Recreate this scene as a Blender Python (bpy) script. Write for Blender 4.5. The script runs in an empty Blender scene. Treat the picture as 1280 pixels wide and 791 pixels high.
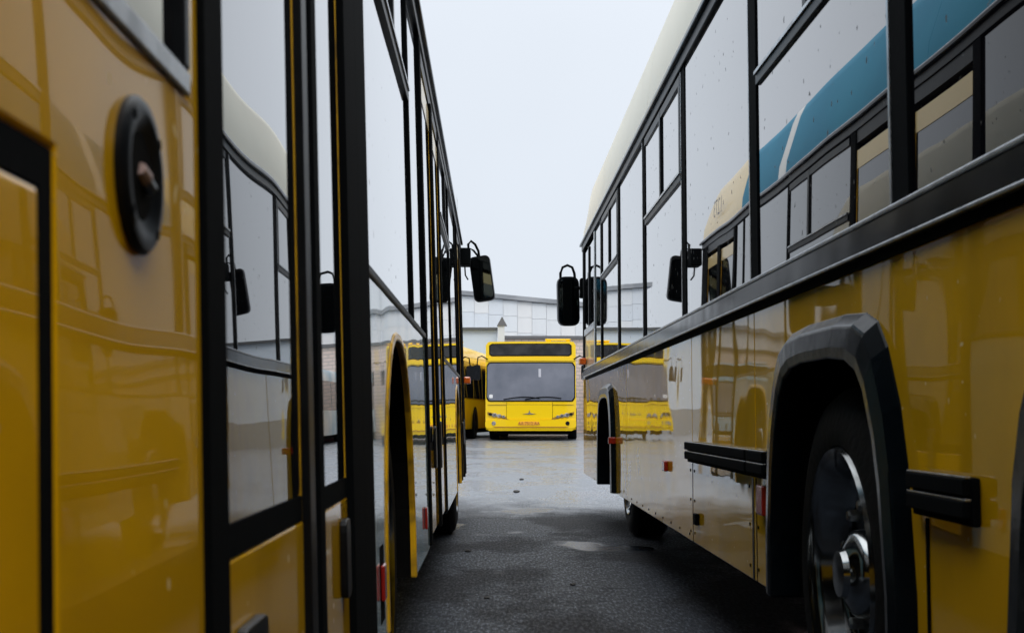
import bpy, bmesh, math, random
from mathutils import Vector, Matrix
R = math.radians
random.seed(7)
sc = bpy.context.scene
col = sc.collection

# ------------------------------------------------------------------ camera
FPX, CAMZ = 1700.0, 0.84                      # focal length in photo pixels (1280 wide), eye height
cd = bpy.data.cameras.new('camera')
cam = bpy.data.objects.new('camera', cd); col.objects.link(cam)
cd.sensor_width = 36.0
cd.lens = 36.0 * FPX / 1280.0
cd.clip_start, cd.clip_end = 0.05, 3000
cam.location = (0, 0, CAMZ)
cam.rotation_euler = (R(90 + 4.22), 0, R(-0.775))
cd.dof.use_dof = True
cd.dof.focus_distance = 13.0
cd.dof.aperture_fstop = 11.0
sc.camera = cam

# ------------------------------------------------------------------ sky, sun, exposure
SUN_EL, SUN_ROT = R(52), R(170)               # soft sun behind thick cloud, over the viewer's shoulder
w = bpy.data.worlds.new('World'); sc.world = w; w.use_nodes = True
nt = w.node_tree; nt.nodes.clear()
def wn(t, **k):
    n = nt.nodes.new(t)
    for a, b in k.items(): setattr(n, a, b)
    return n
out = wn('ShaderNodeOutputWorld'); bg = wn('ShaderNodeBackground'); bg.inputs['Strength'].default_value = 0.1
sky = wn('ShaderNodeTexSky', sky_type='NISHITA', sun_disc=False, sun_elevation=SUN_EL, sun_rotation=SUN_ROT,
         air_density=1.0, dust_density=4.0, ozone_density=1.0)
tc = wn('ShaderNodeTexCoord'); sep = wn('ShaderNodeSeparateXYZ')
ramp = wn('ShaderNodeValToRGB')               # overcast cloud deck: brighter towards the zenith
ramp.color_ramp.elements[0].position = 0.0; ramp.color_ramp.elements[0].color = (0.339, 0.366, 0.404, 1)
ramp.color_ramp.elements[1].position = 1.0; ramp.color_ramp.elements[1].color = (1.0, 1.0, 1.0, 1)
e = ramp.color_ramp.elements.new(0.38); e.color = (0.375, 0.400, 0.434, 1)
nz = wn('ShaderNodeTexNoise'); nz.inputs['Scale'].default_value = 1.6; nz.inputs['Detail'].default_value = 4
mr = wn('ShaderNodeMapRange'); mr.inputs[1].default_value = 0.3; mr.inputs[2].default_value = 0.7
mr.inputs[3].default_value = 17.0; mr.inputs[4].default_value = 19.5
mul = wn('ShaderNodeVectorMath', operation='SCALE')
mix = wn('ShaderNodeMix', data_type='RGBA'); mix.inputs[0].default_value = 0.93
L = nt.links.new
L(tc.outputs['Generated'], sep.inputs[0]); L(sep.outputs['Z'], ramp.inputs[0])
L(tc.outputs['Generated'], nz.inputs['Vector']); L(nz.outputs['Fac'], mr.inputs[0])
gain = wn('ShaderNodeMapRange'); gain.inputs[1].default_value = 0.38; gain.inputs[2].default_value = 1.0; gain.inputs[3].default_value = 1.0; gain.inputs[4].default_value = 1.35
L(sep.outputs['Z'], gain.inputs[0]); g2 = wn('ShaderNodeVectorMath', operation='SCALE'); L(ramp.outputs[0], g2.inputs[0]); L(gain.outputs[0], g2.inputs['Scale'])
L(g2.outputs[0], mul.inputs[0]); L(mr.outputs[0], mul.inputs['Scale'])
L(sky.outputs[0], mix.inputs[6]); L(mul.outputs[0], mix.inputs[7])
L(mix.outputs[2], bg.inputs[0]); L(bg.outputs[0], out.inputs[0])

sl = bpy.data.lights.new('sun', 'SUN'); sl.energy = 0.8; sl.angle = R(25); sl.color = (1.0, 0.97, 0.92)
so = bpy.data.objects.new('sun', sl); col.objects.link(so)
# the sky's sun azimuth is measured clockwise from +Y
sd = Vector((math.sin(SUN_ROT) * math.cos(SUN_EL), math.cos(SUN_ROT) * math.cos(SUN_EL), math.sin(SUN_EL)))
so.rotation_euler = (-sd).to_track_quat('-Z', 'Y').to_euler()
so.location = sd * 40

sc.view_settings.view_transform = 'Standard'
sc.view_settings.look = 'None'
sc.view_settings.exposure = 0.3
sc.view_settings.gamma = 1.0
sc.view_settings.use_curve_mapping = False
sc.render.engine = 'CYCLES'
sc.cycles.use_denoising = True
sc.cycles.max_bounces = 12; sc.cycles.glossy_bounces = 8; sc.cycles.diffuse_bounces = 4
sc.cycles.sample_clamp_indirect = 6.0
sc.cycles.caustics_reflective = False; sc.cycles.caustics_refractive = False

# ------------------------------------------------------------------ materials
def mat(name, base, rough=0.5, metal=0.0, spec=0.5, coat=0.0, coat_rough=0.03, ior=1.5,
        wave=None, grain=None, speck=None, dirt=None, vary=None, coat_ior=1.5):
    """wave=(scale, metres) slow unevenness of a panel; grain=(scale, metres) fine relief;
    speck=(scale, threshold, colour, roughness) dried drops; dirt=(scale, colour, amount); vary=(scale, colour)"""
    m = bpy.data.materials.new(name); m.use_nodes = True
    t = m.node_tree; p = t.nodes['Principled BSDF']; l = t.links.new
    p.inputs['Base Color'].default_value = (*base, 1)
    p.inputs['Roughness'].default_value = rough
    p.inputs['Metallic'].default_value = metal
    p.inputs['Specular IOR Level'].default_value = spec
    p.inputs['IOR'].default_value = ior
    p.inputs['Coat Weight'].default_value = coat
    p.inputs['Coat Roughness'].default_value = coat_rough
    p.inputs['Coat IOR'].default_value = coat_ior
    co = t.nodes.new('ShaderNodeTexCoord').outputs['Object']
    def noise(scale, detail=3, dist=0.0):
        n = t.nodes.new('ShaderNodeTexNoise'); n.inputs['Scale'].default_value = scale
        n.inputs['Detail'].default_value = detail; n.inputs['Distortion'].default_value = dist
        l(co, n.inputs['Vector']); return n.outputs['Fac']
    def rng(v, a, b, c, d):
        n = t.nodes.new('ShaderNodeMapRange'); l(v, n.inputs[0])
        for i, x in enumerate((a, b, c, d)): n.inputs[i + 1].default_value = x
        return n.outputs[0]
    colour = None
    def mixc(fac, c2):
        nonlocal colour
        n = t.nodes.new('ShaderNodeMix'); n.data_type = 'RGBA'; l(fac, n.inputs[0])
        if colour is None: n.inputs[6].default_value = (*base, 1)
        else: l(colour, n.inputs[6])
        n.inputs[7].default_value = (*c2, 1); colour = n.outputs[2]
    if vary: mixc(rng(noise(vary[0], 4), .35, .65, 0, 1), vary[1])
    if dirt: mixc(rng(noise(dirt[0], 8, .6), .45, .75, 0, dirt[2]), dirt[1])
    if speck:
        n = noise(speck[0], 0); f = rng(n, speck[1], speck[1] + .03, 0, 1); mixc(f, speck[2])
        l(rng(f, 0, 1, rough, .6), p.inputs['Roughness'])
        if coat: l(rng(f, 0, 1, coat, 0.2), p.inputs['Coat Weight'])
    if colour is not None: l(colour, p.inputs['Base Color'])
    nrm = None
    for spec_ in (wave, grain):
        if not spec_: continue
        b = t.nodes.new('ShaderNodeBump'); b.inputs['Strength'].default_value = 1.0
        b.inputs['Distance'].default_value = spec_[1]
        l(noise(spec_[0], 1 if spec_ is wave else 5), b.inputs['Height'])
        if nrm: l(nrm, b.inputs['Normal'])
        nrm = b.outputs['Normal']
    if nrm:
        l(nrm, p.inputs['Normal'])
        if coat: l(nrm, p.inputs['Coat Normal'])
    return m

YEL = (0.86, 0.475, 0.002)
M = dict(
    yellow=mat('yellow_bus_paint', YEL, .5, spec=.05, coat=1.0, coat_rough=.022, coat_ior=1.5, wave=(1.7, .005), speck=(46, .82, (.85, .68, .34)),
               dirt=(2.3, (.55, .31, .004), .7)),
    yellow_far=mat('yellow_far_bus_paint', (.90, .60, .005), .4, spec=.15, coat=.6, coat_rough=.06, wave=(1.5, .003)),
    yellow_trim=mat('yellow_trim_paint', YEL, .45, coat=.5, dirt=(9, (.16, .09, .012), .9)),
    cream=mat('cream_roof_paint', (.80, .75, .60), .45, spec=.3, coat=.2, wave=(1.4, .003), dirt=(2, (.70, .65, .52), .5)),
    cream_panel=mat('cream_yellow_panel', (.80, .60, .24), .4, coat=.6, wave=(1.2, .003)),
    teal=mat('teal_wrap', (.012, .19, .33), .5, spec=.15, vary=(.6, (.02, .25, .40))),
    wrap=mat('pale_blue_wrap', (.30, .44, .46), .35, spec=.2, coat=1, wave=(1.6, .005), vary=(1.3, (.05, .27, .36)),
             dirt=(3, (.55, .58, .48), .8)),
    white=mat('white_paint', (.72, .73, .72), .4, coat=.4),
    glass=mat('tinted_bus_glass', (.004, .004, .006), .012, spec=.5, ior=1.6, coat=.9, coat_rough=.01, coat_ior=1.6, wave=(1.0, .0018),
              speck=(48, .82, (.04, .04, .04))),
    door_glass=mat('tinted_door_glass', (.004, .004, .005), .012, spec=.5, ior=1.55, coat=.7, coat_rough=.01, coat_ior=1.5, wave=(1.2, .0030)),
    glass_flat=mat('dark_glass', (.008, .009, .011), .03, spec=.6, ior=1.6, wave=(.9, .002)),
    screen=mat('misted_windscreen', (.10, .112, .145), .15, spec=.6, ior=1.6, vary=(1.4, (.17, .18, .22)), wave=(.9, .003)),
    sign=mat('sign_glass', (.015, .015, .016), .12, spec=.25, vary=(3, (.04, .04, .042))),
    black=mat('black_rubber', (.003, .004, .005), .8, spec=.04, grain=(60, .0006)),
    gloss_black=mat('black_plastic', (.004, .005, .007), .35, spec=.18, grain=(35, .0005), dirt=(14, (.014, .016, .018), .6)),
    trim_black=mat('wheel_arch_plastic', (.002, .004, .006), .20, spec=.12, grain=(22, .0010), dirt=(9, (.006, .009, .012), .7)),
    moulding=mat('dark_aluminium_moulding', (.004, .005, .007), .13, spec=.16, dirt=(7, (.02, .022, .027), .7), wave=(4, .002)),
    silver=mat('bright_aluminium_edge', (.55, .57, .60), .25, metal=.8, dirt=(16, (.12, .12, .13), .8)),
    chrome=mat('polished_steel', (.32, .34, .35), .13, metal=1.0, dirt=(7, (.03, .03, .03), 1.0)),
    nut=mat('dull_steel', (.35, .36, .37), .35, metal=1.0, dirt=(40, (.1, .09, .08), .7)),
    tyre=mat('tyre_rubber', (.006, .006, .006), .75, spec=.15, grain=(45, .003), dirt=(8, (.013, .012, .011), .6)),
    dark=mat('dark_underbody', (.005, .005, .005), .9, spec=.05, dirt=(6, (.012, .011, .010), .6)),
    red=mat('red_marker_lens', (.34, .012, .008), .25, coat=.6),
    orange=mat('orange_marker_lens', (.75, .14, .015), .2, coat=.8),
    mirror=mat('mirror_glass', (.22, .25, .26), .04, metal=1.0),
    grey_paint=mat('number_grey', (.20, .19, .20), .5),
    plate=mat('orange_plate', (.80, .38, .03), .4),
    plate_ink=mat('plate_ink', (.34, .10, .02), .5),
    lamp=mat('headlamp_glass', (.10, .10, .10), .08, spec=1.0, vary=(14, (.45, .45, .45))),
    pink=mat('pink_lock_barrel', (.50, .36, .33), .4, metal=.3),
    ivory=mat('dashboard_paper', (.75, .75, .74), .6),
)

def ground_material():
    m = bpy.data.materials.new('wet_asphalt'); m.use_nodes = True
    t = m.node_tree; p = t.nodes['Principled BSDF']; l = t.links.new
    co = t.nodes.new('ShaderNodeTexCoord').outputs['Object']
    def mp(s):
        n = t.nodes.new('ShaderNodeMapping'); n.inputs['Scale'].default_value = s; l(co, n.inputs['Vector']); return n.outputs[0]
    def noise(v, scale, detail=4, rough=.5):
        n = t.nodes.new('ShaderNodeTexNoise'); n.inputs['Scale'].default_value = scale
        n.inputs['Detail'].default_value = detail; n.inputs['Roughness'].default_value = rough; l(v, n.inputs['Vector']); return n.outputs['Fac']
    def rng(v, a, b, c, d):
        n = t.nodes.new('ShaderNodeMapRange'); l(v, n.inputs[0])
        for i, x in enumerate((a, b, c, d)): n.inputs[i + 1].default_value = x
        return n.outputs[0]
    def mixc(f, a, b):
        n = t.nodes.new('ShaderNodeMix'); n.data_type = 'RGBA'; l(f, n.inputs[0])
        for i, c in ((6, a), (7, b)):
            if isinstance(c, tuple): n.inputs[i].default_value = (*c, 1)
            else: l(c, n.inputs[i])
        return n.outputs[2]
    def mth(op, a, b):
        n = t.nodes.new('ShaderNodeMath'); n.operation = op
        for i, c in enumerate((a, b)):
            if isinstance(c, (int, float)): n.inputs[i].default_value = c
            else: l(c, n.inputs[i])
        return n.outputs[0]
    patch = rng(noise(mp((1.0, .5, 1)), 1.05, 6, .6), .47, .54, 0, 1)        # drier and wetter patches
    stone = noise(co, 70, 2, .6); fine = noise(co, 160, 2, .6); grit = noise(mp((1.0, .20, 1)), 75, 3, .7)
    sxyz = t.nodes.new('ShaderNodeSeparateXYZ'); l(co, sxyz.inputs[0])
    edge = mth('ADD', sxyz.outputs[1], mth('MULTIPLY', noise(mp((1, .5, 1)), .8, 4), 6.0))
    wet = rng(edge, 14.6, 16.6, 0, 1)                                        # open yard: wet gloss, with its sky light and the lane's shade painted in
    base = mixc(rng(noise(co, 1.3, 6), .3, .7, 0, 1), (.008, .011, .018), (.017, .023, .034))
    base = mixc(wet, base, (.25, .285, .34))  # pale sky light put into the open yard's base colour
    base = mixc(rng(grit, .54, .66, 0, .75), base, (.16, .20, .28))
    base = mixc(rng(stone, .56, .42, 0, .9), base, (.010, .011, .013))
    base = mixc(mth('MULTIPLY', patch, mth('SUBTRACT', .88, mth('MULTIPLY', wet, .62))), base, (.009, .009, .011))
    l(base, p.inputs['Base Color'])
    pud = rng(noise(mp((1.0, .55, 1)), 1.15, 3, .45), .60, .64, 0, 1)           # thin film of water
    ro = mth('ADD', rng(grit, .35, .65, .62, .34), mth('MULTIPLY', patch, .14))
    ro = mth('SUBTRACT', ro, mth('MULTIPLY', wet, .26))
    n = t.nodes.new('ShaderNodeMix'); l(pud, n.inputs[0]); l(ro, n.inputs[2]); n.inputs[3].default_value = .24
    l(n.outputs[0], p.inputs['Roughness'])
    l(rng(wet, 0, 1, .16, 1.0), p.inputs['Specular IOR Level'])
    p.inputs['Specular Tint'].default_value = (.86, .93, 1.0, 1)
    h = mth('ADD', mth('MULTIPLY', mth('ADD', stone, fine), .004), mth('MULTIPLY', noise(co, 5, 3), .010))
    h = mth('MULTIPLY', h, mth('SUBTRACT', 1.0, mth('MULTIPLY', mth('MAXIMUM', pud, wet), .90)))
    b = t.nodes.new('ShaderNodeBump'); b.inputs['Distance'].default_value = 1.0; b.inputs['Strength'].default_value = 1.0
    l(h, b.inputs['Height']); l(b.outputs[0], p.inputs['Normal'])
    return m

def brick_material(name, c1, c2, mortar, bw, bh):
    m = bpy.data.materials.new(name); m.use_nodes = True
    t = m.node_tree; p = t.nodes['Principled BSDF']; l = t.links.new
    co = t.nodes.new('ShaderNodeTexCoord').outputs['Object']
    sx = t.nodes.new('ShaderNodeSeparateXYZ'); l(co, sx.inputs[0])
    ad = t.nodes.new('ShaderNodeMath'); l(sx.outputs[0], ad.inputs[0]); l(sx.outputs[1], ad.inputs[1])
    cx = t.nodes.new('ShaderNodeCombineXYZ'); l(ad.outputs[0], cx.inputs[0]); l(sx.outputs[2], cx.inputs[1])
    b = t.nodes.new('ShaderNodeTexBrick'); l(cx.outputs[0], b.inputs['Vector'])
    b.inputs['Scale'].default_value = 1; b.inputs['Brick Width'].default_value = bw; b.inputs['Row Height'].default_value = bh
    b.inputs['Mortar Size'].default_value = .018
    for k, c in (('Color1', c1), ('Color2', c2), ('Mortar', mortar)): b.inputs[k].default_value = (*c, 1)
    l(b.outputs['Color'], p.inputs['Base Color']); p.inputs['Roughness'].default_value = .7
    u = t.nodes.new('ShaderNodeBump'); u.inputs['Distance'].default_value = .01; u.invert = True
    l(b.outputs['Fac'], u.inputs['Height']); l(u.outputs[0], p.inputs['Normal'])
    return m

# ------------------------------------------------------------------ mesh helpers
def link_obj(name, bm, material, parent=None, world=True, bevel=0.0, smooth=False, label=None):
    """one mesh object from a bmesh; world=True: vertices are in world space though the parent stands elsewhere"""
    bmesh.ops.recalc_face_normals(bm, faces=bm.faces)
    me = bpy.data.meshes.new(name); bm.to_mesh(me); bm.free()
    me.materials.append(M[material] if isinstance(material, str) else material)
    if smooth:
        for f in me.polygons: f.use_smooth = True
    o = bpy.data.objects.new(name, me); col.objects.link(o)
    if parent is not None:
        o.parent = parent
        if world:
            r = parent
            while r.parent: r = r.parent
            if parent is r: o.matrix_parent_inverse = Matrix.LocRotScale(r.location, r.rotation_euler, None).inverted()
    if bevel:
        b = o.modifiers.new('bevel', 'BEVEL'); b.width = bevel; b.segments = 2; b.limit_method = 'ANGLE'; b.angle_limit = R(35)
    if smooth:
        e = o.modifiers.new('edges', 'EDGE_SPLIT'); e.split_angle = R(40)
    if label: o['label'] = label
    return o

def thing(name, loc, label, cat, group=None, rz=0):
    o = bpy.data.objects.new(name, None); col.objects.link(o)
    o.location = loc; o.rotation_euler = (0, 0, rz); o.empty_display_size = .3
    o['label'] = label; o['category'] = cat
    if group: o['group'] = group
    return o

def loft(bm, ringA, ringB, capA=True, capB=True):
    a = [bm.verts.new(p) for p in ringA]; b = [bm.verts.new(p) for p in ringB]; n = len(a)
    for i in range(n): bm.faces.new((a[i], a[(i + 1) % n], b[(i + 1) % n], b[i]))
    caps = []
    if capA: caps.append(bm.faces.new(a))
    if capB: caps.append(bm.faces.new(b))
    for f in caps: f.normal_update()
    if n > 4 and caps: bmesh.ops.triangulate(bm, faces=caps)

def box(bm, x0, x1, y0, y1, z0, z1):
    loft(bm, [(x0, y0, z0), (x1, y0, z0), (x1, y1, z0), (x0, y1, z0)], [(x0, y0, z1), (x1, y0, z1), (x1, y1, z1), (x0, y1, z1)])

def bx(*a):
    bm = bmesh.new(); box(bm, *a); return bm

def tube(bm, pts, r, n=8):
    pts = [Vector(p) for p in pts]; rings = []
    up = Vector((0.13, 0.2, 1)).normalized()
    for i, p in enumerate(pts):
        d = (pts[min(i + 1, len(pts) - 1)] - pts[max(i - 1, 0)]).normalized()
        a = d.cross(up)
        if a.length < .05: a = d.cross(Vector((1, 0, 0)))
        a.normalize(); b = d.cross(a)
        rings.append([bm.verts.new(p + r * (math.cos(2 * math.pi * k / n) * a + math.sin(2 * math.pi * k / n) * b)) for k in range(n)])
    for A, B in zip(rings, rings[1:]):
        for k in range(n): bm.faces.new((A[k], A[(k + 1) % n], B[(k + 1) % n], B[k]))
    bm.faces.new(rings[0]); bm.faces.new(rings[-1])

class Side:
    """the flank of a parked bus: y runs along the bus, z up, o is how far a point stands proud of the flank"""
    def __init__(s, sx, d0, lean): s.sx, s.d0, s.lean = sx, d0, lean
    def __call__(s, y, z, o): return (s.sx * (s.d0 + s.lean * (z - .33) - o), y, z)
    def prism(s, bm, pts, o0, o1, tilt=None):
        f = (lambda y: tilt[1] * (y - tilt[0])) if tilt else (lambda y: 0)
        loft(bm, [s(y, z, o0 + f(y)) for y, z in pts], [s(y, z, o1 + f(y)) for y, z in pts])
    def rect(s, bm, y0, y1, z0, z1, o0, o1, tilt=None):
        s.prism(bm, [(y0, z0), (y1, z0), (y1, z1), (y0, z1)], o0, o1, tilt)
    def lathe(s, bm, yc, zc, prof, n=40, cap0=True):
        """prof: list of (o, r) turned about the wheel axis"""
        rings = []
        for o, r in prof:
            rings.append([bm.verts.new(s(yc + r * math.cos(2 * math.pi * k / n), zc + r * math.sin(2 * math.pi * k / n), o)) for k in range(n)])
        for A, B in zip(rings, rings[1:]):
            for k in range(n): bm.faces.new((A[k], A[(k + 1) % n], B[(k + 1) % n], B[k]))
        if cap0: bm.faces.new(rings[0])
        if cap0 is not None and prof[-1][1] < .2: bm.faces.new(rings[-1])

def rpoly(pts, r, seg=4):
    """round the corners of a polygon"""
    outp = []; n = len(pts)
    for i in range(n):
        p0, p, p1 = Vector(pts[i - 1]), Vector(pts[i]), Vector(pts[(i + 1) % n])
        a = (p0 - p); b = (p1 - p); k = min(r, a.length * .45, b.length * .45)
        A = p + a.normalized() * k; B = p + b.normalized() * k
        for j in range(seg + 1):
            t = j / seg; q = A * (1 - t) ** 2 + p * 2 * t * (1 - t) + B * t * t
            outp.append((q.x, q.y))
    return outp

def arch_pts(c, sh, grow=0.0, zb=.33):
    """wheel opening outline, open at the bottom: list from the low-y foot over the top to the high-y foot"""
    P = []
    half = [(.575, zb), (.575, .48), (.525, .76), (.41, .94), (.25, .985)] if sh == 'angular' else \
           [(.56, zb), (.56, .55), (.52, .74), (.43, .90), (.29, 1.01), (.12, 1.06)]
    k = grow
    L_ = [(-(d + k * (1 if z < .9 else .75)), z + (0 if i == 0 else k * (0.1 if z < .5 else .55 if z < .9 else .9))) for i, (d, z) in enumerate(half)]
    R_ = [(-d, z) for d, z in reversed(L_)]
    Q = L_ + R_
    O = [Q[0], Q[1]]
    for a, b in zip(Q[1:-2], Q[2:-1]): O += [(a[0] * .78 + b[0] * .22, a[1] * .78 + b[1] * .22), (a[0] * .22 + b[0] * .78, a[1] * .22 + b[1] * .78)]
    O += [Q[-2], Q[-1]]
    return [(c + d, z) for d, z in O]

# ------------------------------------------------------------------ ground
def ground():
    bm = bmesh.new()
    xs = [-400, -60, -12, 0, 12, 60, 400]; ys = [-300, -20, 0, 13, 20, 28, 37, 45, 70, 200, 900]
    def h(y): return 0 if y <= 13 else min(.19, .19 * (y - 13) / 24)
    V = [[bm.verts.new((x, y, h(y))) for x in xs] for y in ys]
    for j in range(len(ys) - 1):
        for i in range(len(xs) - 1): bm.faces.new((V[j][i], V[j][i + 1], V[j + 1][i + 1], V[j + 1][i]))
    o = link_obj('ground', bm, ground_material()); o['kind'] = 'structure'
ground()

# ------------------------------------------------------------------ the yard's buildings
def panel_hall():
    y0 = 62.0; t = thing('panel_hall', (0, y0, .19), 'tall white panelled depot hall with sloping dark roof edge behind the yellow buses', 'hall')
    top = lambda x: 6.25 - .096 * x + .02
    x0, x1 = -5.5, 16.0
    bm = bmesh.new()
    loft(bm, [(x0, y0 + .06, .1), (x1, y0 + .06, .1), (x1, y0 + .06, top(x1)), (x0, y0 + .06, top(x0))],
             [(x0, y0 + 14, .1), (x1, y0 + 14, .1), (x1, y0 + 14, top(x1)), (x0, y0 + 14, top(x0))])
    link_obj('wall', bm, mat('hall_joint', (.68, .71, .75), .8), t)
    bm = bmesh.new(); h = .20
    loft(bm, [(x0 - .2, y0 - .15, top(x0) + .002), (x1, y0 - .15, top(x1) + .002), (x1, y0 - .15, top(x1) + h), (x0 - .2, y0 - .15, top(x0) + h)],
             [(x0 - .2, y0 + 14, top(x0) + .002), (x1, y0 + 14, top(x1) + .002), (x1, y0 + 14, top(x1) + h), (x0 - .2, y0 + 14, top(x0) + h)])
    link_obj('roof_edge', bm, mat('roof_edge_grey', (.26, .28, .31), .6, dirt=(1, (.42, .44, .47), .8)), t)
    ms = [mat('hall_panel_white', (.76, .80, .84), .55, dirt=(1.2, (.66, .69, .73), .6)), mat('hall_panel_blue', (.72, .77, .83), .5, dirt=(1.2, (.64, .68, .72), .6)),
          mat('hall_panel_pale', (.80, .82, .84), .5, dirt=(1.2, (.68, .70, .72), .6))]
    pw = .66
    shared = []
    for m in ms:
        bm = bmesh.new(); box(bm, 0, pw - .012, -.012, .05, 0, .708)
        bmesh.ops.recalc_face_normals(bm, faces=bm.faces)
        me = bpy.data.meshes.new('panel'); bm.to_mesh(me); bm.free(); me.materials.append(m); shared.append(me)
    for i in range(17):
        x = x0 + i * pw
        for j in range(7):
            o = bpy.data.objects.new('panel', random.choice(shared)); col.objects.link(o); o.parent = t
            o.location = (x, random.uniform(-.006, .006), top(x + pw) - .19 - .01 - (j + 1) * .72)
panel_hall()

def tile_house():
    y0 = 56.0; x0, x1, zt = .46, 16.0, 4.05
    t = thing('tile_house', (x0, y0, .19), 'low pinkish tiled building with maroon base and thin dark coping', 'building')
    pink = brick_material('pink_tile', (.70, .56, .50), (.64, .51, .47), (.48, .43, .40), .30, .15)
    link_obj('wall', bx(x0, x1, y0, y0 + 5, .1, zt), pink, t)
    link_obj('plinth', bx(4.6, x1 + .02, y0 - .03, y0 + 4.9, .1, 1.448), mat('maroon_base', (.16, .045, .05), .6, dirt=(1.5, (.22, .12, .11), .8)), t)
    link_obj('coping', bx(x0 - .06, x1 + .1, y0 - .1, y0 + 5.1, zt + .001, zt + .12), mat('coping_dark', (.13, .13, .14), .6), t)
    wm = mat('house_window_frame', (.6, .6, .6), .5)
    for i in range(4):
        xx = 5.5 + i * 2.6
        f = link_obj('window', bx(xx, xx + 1.5, y0 - .04, y0 + .02, 2.0, 3.3), wm, t)
        for k in range(2):
            link_obj('pane', bx(xx + .07 + k * .70, xx + .07 + k * .70 + .66, y0 - .05, y0 - .02, 2.08, 3.22), 'glass_flat', f, world=True).matrix_parent_inverse = Matrix()
tile_house()

def annex():
    y0 = 54.0; x0, x1, zt = -9.0, .14, 4.28
    t = thing('flat_annex', (x1, y0, .19), 'pale blue-grey flat roofed annex with dark roof edge left of the tiled building', 'building')
    link_obj('wall', bx(x0, x1, y0, y0 + 6, .1, zt), mat('annex_render', (.60, .68, .77), .7, dirt=(.6, (.52, .58, .65), .6)), t)
    link_obj('roof_edge', bx(x0 - .1, x1 + .02, y0 - .15, y0 + 6.1, zt + .001, zt + .10), mat('annex_edge', (.09, .095, .10), .5), t)
    link_obj('plinth', bx(x0 - .02, x1 - .01, y0 - .04, y0 + 5.9, .1, 1.2), mat('annex_plinth', (.30, .33, .36), .7), t)
    t = thing('gate_pillar', (.30, y0 - .3, .19), 'white square pillar capped by a small dark pyramid', 'pillar')
    link_obj('shaft', bx(.165, .43, y0 - .5, y0 - .22, .1, 4.42), mat('pillar_white', (.66, .69, .72), .6), t)
    bm = bmesh.new(); b = [(.13, y0 - .55, 4.421), (.53, y0 - .55, 4.421), (.53, y0 - .15, 4.421), (.13, y0 - .15, 4.421)]
    v = [bm.verts.new(p) for p in b]; a = bm.verts.new((.33, y0 - .35, 4.80)); bm.faces.new(v)
    for i in range(4): bm.faces.new((v[i], v[(i + 1) % 4], a))
    link_obj('pyramid_cap', bm, mat('cap_dark', (.03, .03, .032), .5), t)
annex()

def sky_blocker():  # added out of view to cut low sky light and darken mirrors and panels
    y1 = -8.0; x0, x1, zt = -14.0, 16.0, 6.4
    t = thing('sky_blocker', (0, y1, 0), 'added dark green boarded shed behind the viewer, caught only in the wing mirrors', 'blocker')
    link_obj('wall', bx(x0, x1, y1 - 8, y1, -.02, zt), mat('blocker_wall_dark', (.03, .035, .03), .8), t)
    link_obj('roof_edge', bx(x0 - .2, x1 + .2, y1 - 8.2, y1 + .25, zt + .001, zt + .22), mat('blocker_edge', (.05, .05, .05), .6), t)
    gm = mat('blocker_board_green', (.045, .075, .05), .7, dirt=(1.5, (.03, .035, .03), .8))
    bm = bmesh.new(); box(bm, 0, .58, 0, .05, .05, zt - .05); bmesh.ops.recalc_face_normals(bm, faces=bm.faces)
    me = bpy.data.meshes.new('board'); bm.to_mesh(me); bm.free(); me.materials.append(gm)
    for i in range(50):
        o = bpy.data.objects.new('board', me); col.objects.link(o); o.parent = t; o.location = (x0 + i * .6, .002 + .006 * (i % 3), 0)
sky_blocker()

# ------------------------------------------------------------------ parts of the two near buses
TYRE = [(-.27, .27), (-.275, .36), (-.262, .43), (-.235, .458), (-.05, .458), (-.018, .43), (.0, .36), (-.012, .315), (-.03, .30)]
RIM = [(-.028, .298), (-.012, .312), (-.002, .306), (-.012, .285), (-.035, .270), (-.075, .258), (-.098, .242), (-.104, .220), (-.094, .175), (-.088, .135), (-.085, .10), (-.084, .06)]
HUB = [(-.10, .112), (-.050, .106), (-.038, .094), (-.022, .062), (-.008, .056), (-.006, .02)]
def wheel(S, root, yc, o0, zc=.455, detail=True, label=None):
    sh = lambda prof: [(o + o0, r) for o, r in prof]
    bm = bmesh.new(); S.lathe(bm, yc, zc, sh(TYRE[:-1]), 56, False)
    w_ = link_obj('wheel', bm, 'tyre', root, smooth=True, label=label)
    def sub(name, bm, m, **k):
        o = link_obj(name, bm, m, w_, world=False, **k); return o
    bm = bmesh.new(); S.lathe(bm, yc, zc, sh(RIM), 56, False); sub('rim', bm, 'chrome', smooth=True)
    bm = bmesh.new(); S.lathe(bm, yc, zc, sh(HUB), 32); sub('hub', bm, 'chrome', smooth=True)
    if detail:
        for k in range(10):
            a = 2 * math.pi * (k + .5) / 10
            bm = bmesh.new(); S.lathe(bm, yc + .167 * math.cos(a), zc + .167 * math.sin(a), [(o0 - .10, .017), (o0 - .064, .016), (o0 - .058, .010)], 6); sub('lug_nut', bm, 'nut')
        for k in range(10):
            a = 2 * math.pi * k / 10
            bm = bmesh.new(); S.lathe(bm, yc + .213 * math.cos(a), zc + .213 * math.sin(a), [(o0 - .112, .026), (o0 - .1005, .026), (o0 - .1000, .02)], 16); sub('hand_hole', bm, 'black')
    return w_

def flank(S, root, segs, arches, zlo, zhi, shape, o=0.0, name='side_panel', gap=.004):
    """lower body panels between the y positions in segs, cut by the wheel openings"""
    for (y0, y1, m) in segs:
        pts = [(y0 + gap, zlo)]
        for c in arches:
            A = arch_pts(c, shape, 0.0, zlo)
            if A[0][0] >= y0 - .001 and A[-1][0] <= y1 + .001: pts += A
        pts += [(y1 - gap, zlo), (y1 - gap, zhi), (y0 + gap, zhi)]
        bm = bmesh.new(); S.prism(bm, pts, o - .028, o); link_obj(name, bm, m, root, bevel=.003)

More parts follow.
